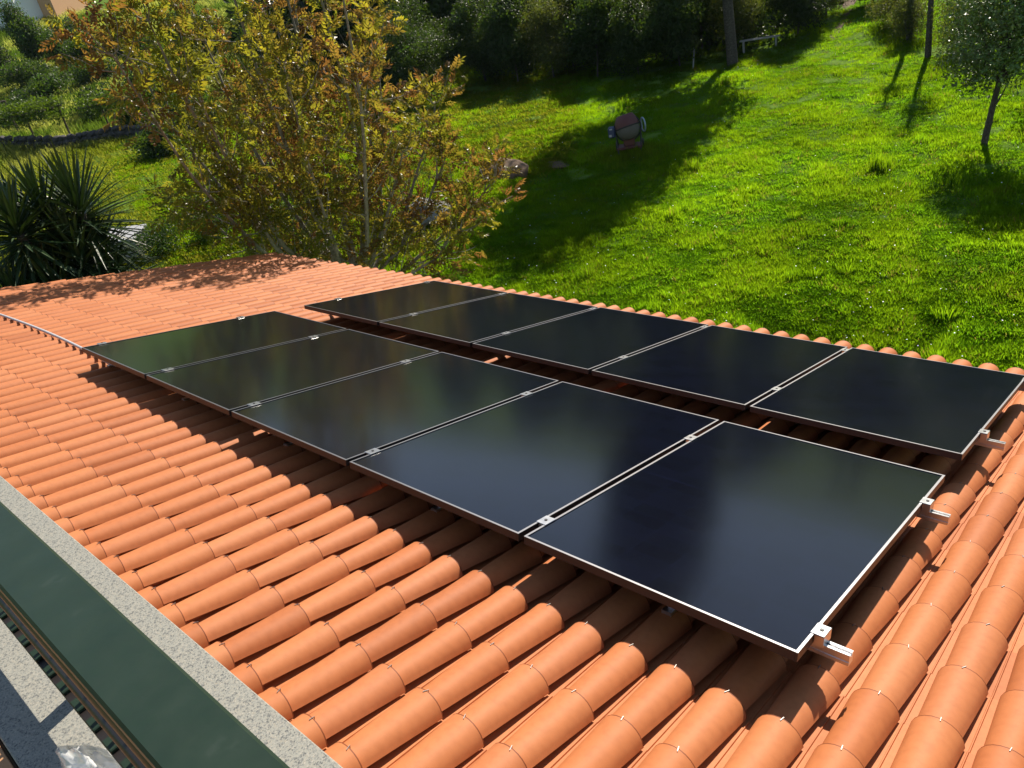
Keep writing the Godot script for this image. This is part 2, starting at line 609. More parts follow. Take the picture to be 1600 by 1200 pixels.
# ---------------------------------------------------------------- terrace with coping and railing
func make_terrace() -> void:
	var st := st_new()
	box(st, Vector3(-4.45, -4.3, 1.17), Vector3(9.4, 0.133, 1.70))
	tag(put("parapet_wall", done(st), M.render_wall, self), "rendered wall under the granite coping along the terrace", "wall")
	st = st_new()
	box(st, Vector3(-4.6, 0.134, 1.134), Vector3(9.5, 0.165, 1.728), Transform3D(), 0.004)
	tag(put("granite_coping", done(st), M.granite, self), "speckled grey granite coping slab between tiles and green railing", "coping")
	# floor
	st = st_new()
	box(st, Vector3(-4.45, -0.10, 1.732), Vector3(9.4, 0.145, 4.5))
	var fl := put("terrace_floor", done(st), M.soil, self)
	tag(fl, "terrace floor of orange clay tiles behind the coping", "floor", "", "structure")
	var ft := st_new()
	box(ft, Vector3(-0.146, 0.0, -0.146), Vector3(0.146, 0.012, 0.146), Transform3D(), 0.002)
	var fm := done(ft)
	var clay: StandardMaterial3D = std(lin(0.50, 0.27, 0.13), 0.7)
	var clay2: StandardMaterial3D = std(lin(0.46, 0.24, 0.11), 0.7)
	for i in 14:
		for j in 5:
			put("floor_tile", fm, clay if (i * 7 + j * 3) % 5 < 3 else clay2, fl, Transform3D(Basis(), Vector3(2.72 + 0.3 * i, 0.146, 1.885 + 0.3 * j)))
	# railing
	var r := thing("railing", "dark green painted metal railing with flat handrail over the coping", "railing", Transform3D(Basis(), Vector3(3.0, 0.165, 1.475)))
	var inv := r.transform.affine_inverse()
	st = st_new()
	box(st, Vector3(-4.4, 1.020, 1.412), Vector3(9.3, 1.065, 1.537), Transform3D(), 0.006)
	put("handrail", done(st), M.green_paint, r, inv)
	st = st_new()
	box(st, Vector3(-4.4, 0.965, 1.455), Vector3(9.3, 0.985, 1.495), Transform3D(), 0.003)
	put("upper_rail", done(st), M.green_paint, r, inv)
	st = st_new()
	box(st, Vector3(-4.4, 0.338, 1.440), Vector3(9.3, 0.352, 1.536), Transform3D(), 0.002)
	put("bottom_rail", done(st), M.black_paint, r, inv)
	for rr in [[0.86, 1.508, 0.024], [0.62, 1.512, 0.018]]:
		st = st_new()
		tube(st, [Vector3(-4.4, rr[0], rr[1]), Vector3(9.3, rr[0], rr[1])], [rr[2], rr[2]], 14)
		put("middle_rail", done(st), M.black_paint, r, inv)
	st = st_new()
	box(st, Vector3(-0.03, 0.3525, 1.500), Vector3(0.03, 0.366, 1.5365), Transform3D(), 0.003)
	var block := done(st)
	st = st_new()
	tube(st, [Vector3(0, 0.350, 0), Vector3(0, 0.967, 0)], [0.008, 0.008], 8)
	var bal := done(st)
	var n := 0
	var x := 0.6
	while x < 9.2:
		put("baluster", bal, M.green_paint, r, inv * Transform3D(Basis(), Vector3(x, 0.0, 1.475)))
		put("picket_block", block, M.green_paint, r, inv * Transform3D(Basis(), Vector3(x, 0.0, 0.0)))
		x += 0.118
		n += 1
	st = st_new()
	box(st, Vector3(-0.03, 0.166, -0.022), Vector3(0.03, 1.018, 0.022))
	box(st, Vector3(-0.05, 0.166, -0.035), Vector3(0.05, 0.174, 0.035))
	var post := done(st)
	for px in [-1.4, 1.2, 3.955, 6.55, 9.1]:
		put("post", post, M.green_paint, r, inv * Transform3D(Basis(), Vector3(px, 0.0, 1.475)))
	# crumpled clear plastic bag on the coping
	st = st_new()
	st.set_smooth_group(1)
	var fn := FastNoiseLite.new()
	fn.seed = 77; fn.frequency = 1.6; fn.fractal_octaves = 3
	var ringp := []
	for i in 15:
		var row := []
		var lat := PI * i / 14.0
		for k in 24:
			var lon := TAU * k / 24.0
			var d := Vector3(sin(lat) * cos(lon), cos(lat), sin(lat) * sin(lon))
			var q: float = 1.0 + 0.45 * fn.get_noise_3dv(d * 1.6) + 0.28 * absf(fn.get_noise_3dv(d * 5.0))
			var pt := Vector3(d.x * 0.17, maxf(d.y * 0.075, -0.045), d.z * 0.055) * q
			row.append(pt)
		ringp.append(row)
	for i in 14:
		for k in 24:
			quad(st, ringp[i][k], ringp[i][(k + 1) % 24], ringp[i + 1][(k + 1) % 24], ringp[i + 1][k])
	var bagm := std(Color(0.97, 0.98, 0.98, 0.4), 0.2)
	bagm.transparency = BaseMaterial3D.TRANSPARENCY_ALPHA
	bagm.cull_mode = BaseMaterial3D.CULL_DISABLED
	var bag := put("plastic_bag", done(st), bagm, self, Transform3D(Basis(Vector3.UP, 0.2), Vector3(4.43, 0.225, 1.58)))
	tag(bag, "crumpled clear plastic bag lying on the granite beside the railing", "plastic bag")

# ---------------------------------------------------------------- solar array
func make_panels() -> void:
	var W := 1.134
	var G := 0.0305
	var L := 1.732
	var st := st_new()
	var lip := 0.0095
	for sgn in [-1, 1]:
		box(st, Vector3(sgn * W / 2 - (lip if sgn > 0 else 0.0), -0.035, -L / 2), Vector3(sgn * W / 2 + (0.0 if sgn > 0 else lip), 0.0, L / 2), Transform3D(), 0.001)
		box(st, Vector3(-W / 2 + lip, -0.035, sgn * L / 2 - (lip if sgn > 0 else 0.0)), Vector3(W / 2 - lip, 0.0, sgn * L / 2 + (0.0 if sgn > 0 else lip)), Transform3D(), 0.001)
	var fm := done(st)
	st = st_new()
	for sgn in [-1, 1]:
		box(st, Vector3(sgn * W / 2 - (lip if sgn > 0 else 0.0005), 0.0004, -L / 2 - 0.0005), Vector3(sgn * W / 2 + (0.0005 if sgn > 0 else lip), 0.0012, L / 2 + 0.0005))
		box(st, Vector3(-W / 2 + lip + 0.0005, 0.0004, sgn * L / 2 - (lip if sgn > 0 else 0.0005)), Vector3(W / 2 - lip - 0.0005, 0.0012, sgn * L / 2 + (0.0005 if sgn > 0 else lip)))
	var lm := done(st)
	st = st_new()
	st.set_smooth_group(-1)
	var a := W / 2 - lip
	var b := L / 2 - lip
	quad_uv(st, [Vector3(-a, -0.0025, -b), Vector3(a, -0.0025, -b), Vector3(a, -0.0025, b), Vector3(-a, -0.0025, b)], [Vector2(0, 0), Vector2(1, 0), Vector2(1, 1), Vector2(0, 1)])
	quad_uv(st, [Vector3(-a, -0.0085, b), Vector3(a, -0.0085, b), Vector3(a, -0.0085, -b), Vector3(-a, -0.0085, -b)], [Vector2(0, 0), Vector2(0, 0), Vector2(0, 0), Vector2(0, 0)])
	var gm := done(st)
	st = st_new()
	box(st, Vector3(-0.05, -0.026, -0.03), Vector3(0.05, -0.010, 0.03))
	var jm := done(st)
	var words := ["first", "second", "third", "fourth", "fifth"]
	for row in 2:
		for i in 5:
			var u := (W + G) * i + W / 2
			var v := L / 2 + row * (L + 0.3296)
			var lab := "black solar panel, %s from the left in the %s" % [words[i], "upper row, nearest the balcony" if row == 0 else "lower row, along the eave"]
			var t := thing("solar_panel", lab, "solar panel", RF * Transform3D(Basis(), Vector3(u, 0, -v)), "solar panels on the roof")
			var fr := put("frame", fm, M.frame, t)
			put("top_edge_glint", lm, M.lip, fr)
			put("glass", gm, M.glass, t)
			put("junction_box", jm, M.bolt, t, Transform3D(Basis(), Vector3(0, 0, -L * 0.3)))
	# rails with clamps and feet
	var prof := PackedVector2Array([Vector2(-0.018, -0.076), Vector2(0.018, -0.076), Vector2(0.018, -0.064), Vector2(0.0155, -0.062), Vector2(0.018, -0.060), Vector2(0.018, -0.0365), Vector2(0.006, -0.0365), Vector2(0.006, -0.046), Vector2(-0.006, -0.046), Vector2(-0.006, -0.0365), Vector2(-0.018, -0.0365), Vector2(-0.018, -0.060), Vector2(-0.0155, -0.062), Vector2(-0.018, -0.064)])
	# mid clamp: a hat plate over both frames with its bolt
	var mc := st_new()
	box(mc, Vector3(-0.026, 0.0014, -0.035), Vector3(0.026, 0.004, 0.035), Transform3D(), 0.001)
	box(mc, Vector3(-0.012, -0.034, -0.035), Vector3(-0.0095, 0.0004, 0.035))
	box(mc, Vector3(0.0095, -0.034, -0.035), Vector3(0.012, 0.0012, 0.035))
	var mid := done(mc)
	var ec := st_new()
	box(ec, Vector3(-0.012, 0.0014, -0.033), Vector3(0.034, 0.004, 0.033), Transform3D(), 0.001)
	box(ec, Vector3(0.0025, -0.036, -0.033), Vector3(0.034, 0.0004, 0.033))
	var endc := done(ec)
	var bo := st_new()
	var hexa := PackedVector2Array()
	for k in 8: hexa.append(Vector2(cos(TAU * k / 8), sin(TAU * k / 8)) * 0.0068)
	extrude(bo, hexa, 0.0042, 0.0072, Basis(Vector3(1, 0, 0), Vector3(0, 0, -1), Vector3(0, 1, 0)))
	var bolt := done(bo)
	var ft := st_new()
	box(ft, Vector3(-0.02, CREST - 0.02, -0.048), Vector3(0.02, CREST + 0.008, 0.03))
	box(ft, Vector3(-0.02, CREST - 0.02, -0.026), Vector3(0.02, -0.045, -0.0195))
	var foot := done(ft)
	var specs := [[0.160, -0.10, 5.905, "aluminium rail under the upper edge of the nearer panel row"], [1.383, -0.10, 5.90, "aluminium rail under the lower half of the nearer panel row"], [2.475, -0.10, 5.91, "aluminium rail under the upper half of the panel row along the eave"], [3.692, -0.10, 5.90, "aluminium rail under the far edge of the panel row along the eave"]]
	for sp in specs:
		var v: float = sp[0]
		var t := thing("mounting_rail", sp[3], "mounting rail", RF * Transform3D(Basis(), Vector3(0, 0, -v)), "rails under the solar panels")
		st = st_new()
		extrude(st, prof, sp[1], sp[2], Basis(Vector3(0, 0, -1), Vector3(0, 1, 0), Vector3(1, 0, 0)))
		put("rail", done(st), M.alu, t)
		for i in 4:
			var c := put("clamp", mid, M.alu, t, Transform3D(Basis(), Vector3((W + G) * (i + 1) - G / 2, 0, 0)))
			put("bolt", bolt, M.bolt, c)
		var e := put("end_clamp", endc, M.alu, t, Transform3D(Basis(), Vector3(5 * W + 4 * G, 0, 0)))
		put("bolt", bolt, M.bolt, e, Transform3D(Basis(), Vector3(0.014, 0, 0)))
		var e2 := put("end_clamp", endc, M.alu, t, Transform3D(Basis(Vector3.UP, PI), Vector3(0, 0, 0)))
		put("bolt", bolt, M.bolt, e2, Transform3D(Basis(), Vector3(0.014, 0, 0)))
		for k in range(-46, 0, 7):
			var fu := 5.987 + TP * k
			if fu > sp[1] + 0.1: put("foot", foot, M.alu, t, Transform3D(Basis(), Vector3(fu, 0, 0)))

	# grey conduit lying across the tiles from the panels to the gable
	st = st_new()
	var cp := []
	var cr := []
	for i in 25:
		var f := i / 24.0
		var cu := lerpf(0.25, -4.6, f)
		cp.append(P(cu, 0.150 + 0.075 * sin(f * 4.2) * (1.0 - 0.3 * f), CREST + 0.012 + (0.02 if i == 0 else 0.0)))
		cr.append(0.013)
	tube(st, cp, cr, 8)
	tag(put("cable_conduit", done(st), M.conduit, self), "thin grey cable conduit lying across the tile crests left of the panels", "conduit")

# ---------------------------------------------------------------- leaves and trees
func leaf(st: SurfaceTool, at: Vector3, dir: Vector3, up: Vector3, length: float, width: float, droop := 0.2) -> void:
	var d := dir.normalized()
	var side := d.cross(up).normalized()
	var n := side.cross(d)
	var m := at + d * length * 0.45 + n * length * 0.06
	var tip := at + d * length - n * length * droop
	var l := m + side * width * 0.5 - n * width * 0.12
	var r := m - side * width * 0.5 - n * width * 0.12
	for v in [at, l, m, at, m, r, l, tip, m, m, tip, r]: st.add_vertex(v)

func cluster_mesh(count: int, radius: float, length: float, width: float, seed_: int) -> ArrayMesh:
	var g := RandomNumberGenerator.new()
	g.seed = seed_
	var st := st_new()
	st.set_smooth_group(-1)
	for i in count:
		var p := Vector3(g.randf_range(-1, 1), g.randf_range(-1, 1), g.randf_range(-1, 1)).limit_length(1.0) * radius
		var d := (p.normalized() + Vector3(g.randf_range(-1, 1), g.randf_range(-0.8, 0.8), g.randf_range(-1, 1)) * 0.9).normalized()
		var up := (Vector3.UP + Vector3(g.randf_range(-1, 1), g.randf_range(-0.6, 0.6), g.randf_range(-1, 1)) * 0.8).normalized()
		var s := g.randf_range(0.7, 1.2)
		leaf(st, p, d, up, length * s, width * s)
	return done(st)

func walnut_leaf_mesh(seed_: int) -> ArrayMesh:
	# compound leaf: rachis along +y, drooping, with paired leaflets
	var g := RandomNumberGenerator.new()
	g.seed = seed_
	var st := st_new()
	st.set_smooth_group(-1)
	for i in 4:
		var t := 0.28 + 0.2 * i
		var p := Vector3(0, t * 0.24, -0.09 * t * t)
		var sc := [0.75, 0.95, 1.05, 0.95][i] as float
		for sgn in [-1, 1]:
			var d := Vector3(sgn * 0.85, 0.55 + g.randf_range(-0.2, 0.2), -0.35 - 0.25 * t + g.randf_range(-0.25, 0.25))
			leaf(st, p, d, Vector3(g.randf_range(-0.3, 0.3), 0.1, 1), 0.115 * sc, 0.046 * sc, 0.22)
	leaf(st, Vector3(0, 0.24, -0.085), Vector3(0, 0.8, -0.6), Vector3(0, 0.2, 1), 0.125, 0.052, 0.2)
	return done(st)

func curve_pts(a: Vector3, b: Vector3, bow: Vector3, n: int, wob: float) -> Array:
	var r := []
	for i in n + 1:
		var t := float(i) / n
		var p := a.lerp(b, t) + bow * (4.0 * t * (1.0 - t))
		if i > 0 and i < n: p += rvec() * wob
		r.append(p)
	return r

func taper(r0: float, r1: float, n: int) -> Array:
	var r := []
	for i in n + 1: r.append(lerpf(r0, r1, pow(float(i) / n, 0.8)))
	return r

func make_walnut() -> void:
	rng.seed = 515
	var base := on_ground(-6.35, -6.75)
	var t := thing("walnut_tree", "tall open walnut tree with bronze and yellow-green young leaves beyond the roof corner", "tree", Transform3D(Basis(), base))
	var bark := st_new()
	var twigs := st_new()
	var fork := base + Vector3(0.05, 0.9, 0.0)
	tube(bark, [base - Vector3(0, 0.2, 0), base + Vector3(0.02, 0.3, 0), fork], [0.21, 0.17, 0.15], 9, false)
	# where each main limb ends
	var ends := [[-6.6, 1.5, -4.3, 0.07], [-6.9, 2.2, -5.6, 0.07], [-4.3, 2.2, -3.6, 0.075], [-4.35, 1.9, -3.0, 0.05], [-4.3, 1.1, -3.9, 0.06], [-6.9, -0.9, -4.5, 0.055], [-5.9, 2.6, -6.9, 0.08], [-4.7, 3.2, -5.2, 0.07], [-6.2, 3.6, -7.3, 0.08], [-4.9, 2.6, -6.8, 0.07], [-5.2, 0.9, -5.9, 0.06], [-6.4, 1.6, -8.6, 0.08], [-5.5, -0.2, -9.3, 0.07], [-4.1, -1.6, -9.1, 0.06], [-4.2, -2.3, -8.0, 0.05], [-4.55, -0.6, -7.4, 0.065], [-3.5, 2.3, -6.2, 0.06], [-5.0, 1.1, -7.7, 0.06], [-4.9, -1.2, -8.6, 0.05], [-8.4, 0.4, -7.3, 0.07], [-8.0, 2.6, -6.2, 0.07], [-7.6, 3.4, -4.9, 0.07], [-3.9, 1.3, -5.1, 0.05]]
	var sites := []
	for e in ends:
		var tip := Vector3(e[0], e[1], e[2])
		var span := (tip - fork).length()
		var bow := Vector3(0, -0.10 * span, 0) + (tip - fork).cross(Vector3.UP).normalized() * rng.randf_range(-0.25, 0.25)
		if tip.y > 0.5: bow += (Vector3(tip.x - fork.x, 0, tip.z - fork.z)) * 0.12
		var pts := curve_pts(fork + rvec() * 0.05, tip, bow, 9, 0.06)
		tube(bark, pts, taper(e[3], 0.014, 9), 7)
		for i in range(2, 10):
			var nb := 2 if i < 4 else 3
			for k in nb:
				var p: Vector3 = pts[i] if i == 9 else (pts[i] as Vector3).lerp(pts[i + 1], rng.randf())
				var along: Vector3 = (pts[i] - pts[i - 1]).normalized()
				var out := (along * 0.7 + rvec() * 1.1 + Vector3(0, 0.35, 0)).normalized()
				var ln := rng.randf_range(0.5, 1.15) * (0.75 if i > 7 else 1.0)
				var q := p + out * ln
				var bp := curve_pts(p, q, Vector3(0, -0.08 * ln, 0) + rvec() * 0.06, 4, 0.025)
				tube(twigs, bp, taper(0.014, 0.005, 4), 4, false)
				for j in range(1, 5):
					for w in (3 if j < 4 else 4):
						var sp: Vector3 = bp[j]
						if rng.randf() < 0.08 + (0.35 if sp.y < -1.2 and sp.x < -4.7 else 0.0): continue
						var dir := (out * 0.5 + rvec() + Vector3(0, 0.15, 0)).normalized()
						var off := sp + dir * rng.randf_range(0.02, 0.22)
						sites.append([off, dir])
	put("trunk", done(bark), M.bark_pale, t, Transform3D(Basis(), -base))
	put("twigs", done(twigs), M.bark_pale, t, Transform3D(Basis(), -base))
	var meshes := [walnut_leaf_mesh(1), walnut_leaf_mesh(2)]
	var xs := [[], []]
	var cs := [[], []]
	for s in sites:
		var i := rng.randi() % 2
		var p: Vector3 = s[0]
		xs[i].append(turned(p, s[1] + Vector3(0, -0.1, 0), rng.randf_range(0.66, 1.08)))
		var bronze: float = clampf(0.55 + noise.get_noise_3d(p.x * 14.0, p.y * 14.0, p.z * 14.0) * 1.5 + rng.randf_range(-0.3, 0.3) - (0.28 if p.z > -5.3 else 0.0), 0.0, 1.0)
		var green := Color(0.20, 0.23, 0.028)
		var red := Color(0.24, 0.13, 0.048)
		var c := green.lerp(red, bronze)
		if rng.randf() < 0.18: c = Color(0.31, 0.31, 0.035)
		cs[i].append(c * rng.randf_range(0.75, 1.2))
	for i in 2:
		tag(multi("crown", meshes[i], M.walnut_leaf, xs[i], cs[i], t, Transform3D(Basis(), -base)), "", "", "", "stuff")

func make_yucca() -> void:
	rng.seed = 88
	var base := on_ground(-5.75, -2.2)
	var t := thing("yucca", "dark green yucca with several spiky leaf heads beside the roof gable", "yucca", Transform3D(Basis(), base))
	var heads := [[-5.72, -0.02, -2.25, 1.08], [-5.85, 0.05, -1.85, 0.95], [-5.6, 0.02, -1.35, 0.9], [-5.5, -0.6, -1.9, 1.0], [-5.4, -1.0, -1.4, 0.95], [-5.5, -1.05, -2.2, 0.85], [-6.3, -0.1, -1.6, 0.9], [-5.45, -0.9, -0.9, 0.9], [-6.1, -0.7, -2.4, 0.85]]
	var st := st_new()
	var n := 0
	for h in heads:
		var top := Vector3(h[0], h[1], h[2])
		var pts := curve_pts(base + rvec() * 0.12, top, rvec() * 0.15, 5, 0.03)
		tube(st, pts, taper(0.12, 0.06, 5), 7)
		var ls := st_new()
		ls.set_smooth_group(-1)
		for i in 150:
			var f := i / 150.0
			var az := i * 2.39996
			var el := lerpf(1.45, -0.95, pow(f, 0.85)) + rng.randf_range(-0.12, 0.12)
			var d := Vector3(cos(az) * cos(el), sin(el), sin(az) * cos(el))
			var ln: float = h[3] * rng.randf_range(0.75, 1.0)
			var p := top + Vector3(0, 0.12 - 0.42 * f, 0) + d * 0.04
			yucca_blade(ls, p, d, ln, 0.028, rng.randf_range(0.02, 0.16))
		put("leaf_rosette", done(ls), M.yucca_leaf_solid, t, Transform3D(Basis(), -base))
		n += 1
	put("trunk", done(st), M.bark, t, Transform3D(Basis(), -base))

func yucca_blade(st: SurfaceTool, at: Vector3, d: Vector3, ln: float, w: float, droop: float) -> void:
	var side := d.cross(Vector3.UP)
	if side.length_squared() < 0.02: side = d.cross(Vector3.RIGHT)
	side = side.normalized()
	var n := side.cross(d)
	var seg := [[0.0, 0.6], [0.25, 1.0], [0.65, 0.8], [1.0, 0.02]]
	var rows := []
	for s in seg:
		var c: Vector3 = at + d * ln * s[0] - Vector3(0, droop * ln * s[0] * s[0], 0)
		rows.append([c - side * w * s[1] + n * w * 0.5 * s[1], c, c + side * w * s[1] + n * w * 0.5 * s[1]])
	st.set_color(Color(0.03, 0.06, 0.018))
	for i in 3:
		quad(st, rows[i][0], rows[i][1], rows[i + 1][1], rows[i + 1][0])
		quad(st, rows[i][1], rows[i][2], rows[i + 1][2], rows[i + 1][1])

func lathe(st: SurfaceTool, prof: Array, sides: int, t := Transform3D()) -> void:
	# prof: [radius, y] pairs from bottom to top
	st.set_smooth_group(1)
	for i in prof.size() - 1:
		for k in sides:
			var a0 := TAU * k / sides
			var a1 := TAU * (k + 1) / sides
			var p := t * Vector3(cos(a0) * prof[i][0], prof[i][1], sin(a0) * prof[i][0])
			var q := t * Vector3(cos(a1) * prof[i][0], prof[i][1], sin(a1) * prof[i][0])
			var r := t * Vector3(cos(a1) * prof[i + 1][0], prof[i + 1][1], sin(a1) * prof[i + 1][0])
			var s := t * Vector3(cos(a0) * prof[i + 1][0], prof[i + 1][1], sin(a0) * prof[i + 1][0])
			quad(st, p, q, r, s)

func torus(st: SurfaceTool, radius: float, thick: float, t: Transform3D, a0 := 0.0, a1 := TAU, n := 18) -> void:
	var pts := []
	var rad := []
	for i in n + 1:
		var a := lerpf(a0, a1, float(i) / n)
		pts.append(t * Vector3(cos(a) * radius, 0, sin(a) * radius))
		rad.append(thick)
	tube(st, pts, rad, 6)

func make_mixer() -> void:
	var p := on_ground(-7.04, -18.1)
	var t := thing("concrete_mixer", "old concrete mixer with dull red drum standing in the shaded grass", "concrete mixer", Transform3D(Basis(Vector3.UP, 0.55).scaled(Vector3.ONE * 0.82), p))
	var red := std(lin(0.10, 0.03, 0.026), 0.6)
	var grey := std(lin(0.12, 0.11, 0.10), 0.8)
	var blue := std(lin(0.03, 0.05, 0.12), 0.5)
	var steel := std(lin(0.30, 0.36, 0.42), 0.5, 0.3)
	var dark := std(lin(0.03, 0.03, 0.03), 0.8)
	var tilt := Transform3D(Basis(Vector3(0, 0, 1), 0.2) * Basis(Vector3(1, 0, 0), -0.25), Vector3(0, 0.86, 0))
	var st := st_new()
	lathe(st, [[0.0, -0.42], [0.18, -0.41], [0.32, -0.32], [0.42, -0.12], [0.435, 0.03]], 24, tilt)
	put("drum_bowl", done(st), grey, t)
	st = st_new()
	lathe(st, [[0.438, 0.05], [0.435, 0.14], [0.40, 0.29], [0.32, 0.44], [0.29, 0.47], [0.27, 0.46], [0.29, 0.42], [0.37, 0.27], [0.41, 0.1]], 24, tilt)
	put("drum_cone", done(st), red, t)
	st = st_new()
	torus(st, 0.445, 0.024, tilt * Transform3D(Basis(), Vector3(0, 0.035, 0)))
	put("drum_band", done(st), dark, t)
	st = st_new()
	torus(st, 0.48, 0.026, Transform3D(Basis(Vector3(1, 0, 0), PI / 2), Vector3(0, 0.86, 0)), 0.0, TAU, 24)
	put("yoke", done(st), dark, t)
	st = st_new()
	box(st, Vector3(-0.72, 0.60, -0.16), Vector3(-0.46, 0.98, 0.16), Transform3D(), 0.05)
	var mot := put("motor_housing", done(st), blue, t)
	st = st_new()
	box(st, Vector3(-0.66, 0.90, 0.158), Vector3(-0.56, 0.95, 0.164))
	box(st, Vector3(-0.69, 0.66, 0.158), Vector3(-0.60, 0.74, 0.164))
	put("sticker", done(st), std(lin(0.4, 0.4, 0.4), 0.7), mot)
	st = st_new()
	torus(st, 0.24, 0.03, Transform3D(Basis(Vector3(0, 0, 1), PI / 2) * Basis(Vector3(1, 0, 0), 0.35), Vector3(0.56, 0.90, 0)))
	for k in 3:
		var a := TAU * k / 3.0
		tube(st, [Vector3(0.52, 0.90, 0), Vector3(0.52, 0.90 + cos(a) * 0.22, sin(a) * 0.22)], [0.014, 0.014], 5)
	put("tilt_wheel", done(st), steel, t)
	for s in [-1, 1]:
		st = st_new()
		tube(st, [Vector3(s * 0.46, 0.86, 0), Vector3(s * 0.44, 0.45, 0.06), Vector3(s * 0.40, 0.02, 0.42)], [0.032, 0.03, 0.028], 6)
		put("leg", done(st), dark, t)
		st = st_new()
		tube(st, [Vector3(s * 0.44, 0.5, 0.0), Vector3(s * 0.42, 0.18, -0.36)], [0.03, 0.026], 6)
		put("leg", done(st), dark, t)
		st = st_new()
		lathe(st, [[0.06, -0.03], [0.165, -0.035], [0.17, 0.0], [0.165, 0.035], [0.06, 0.03]], 18, Transform3D(Basis(Vector3(0, 0, 1), PI / 2), Vector3(s * 0.48, 0.17, -0.36)))
		put("wheel", done(st), dark, t)
	st = st_new()
	box(st, Vector3(-0.46, 0.16, -0.34), Vector3(0.46, 0.24, 0.30), Transform3D(), 0.01)
	box(st, Vector3(-0.20, 0.2405, -0.16), Vector3(0.20, 0.50, 0.14), Transform3D(), 0.03)
	put("chassis", done(st), red, t)

func rock_mesh(size: Vector3, seed_: int, strata := 0.0) -> ArrayMesh:
	var fn := FastNoiseLite.new()
	fn.seed = seed_; fn.frequency = 0.9; fn.fractal_octaves = 4
	var st := st_new()
	st.set_smooth_group(1 if strata == 0.0 else -1)
	var rows := []
	for i in 13:
		var row := []
		var lat := PI * i / 12.0
		for k in 20:
			var lon := TAU * k / 20.0
			var d := Vector3(sin(lat) * cos(lon), cos(lat), sin(lat) * sin(lon))
			var q: float = 1.0 + 0.4 * fn.get_noise_3dv(d * 1.5) + strata * sin(d.y * 16.0 + d.x * 4.0)
			row.append(d * q * size)
		rows.append(row)
	for i in 12:
		for k in 20:
			quad(st, rows[i][k], rows[i][(k + 1) % 20], rows[i + 1][(k + 1) % 20], rows[i + 1][k])
	return done(st)

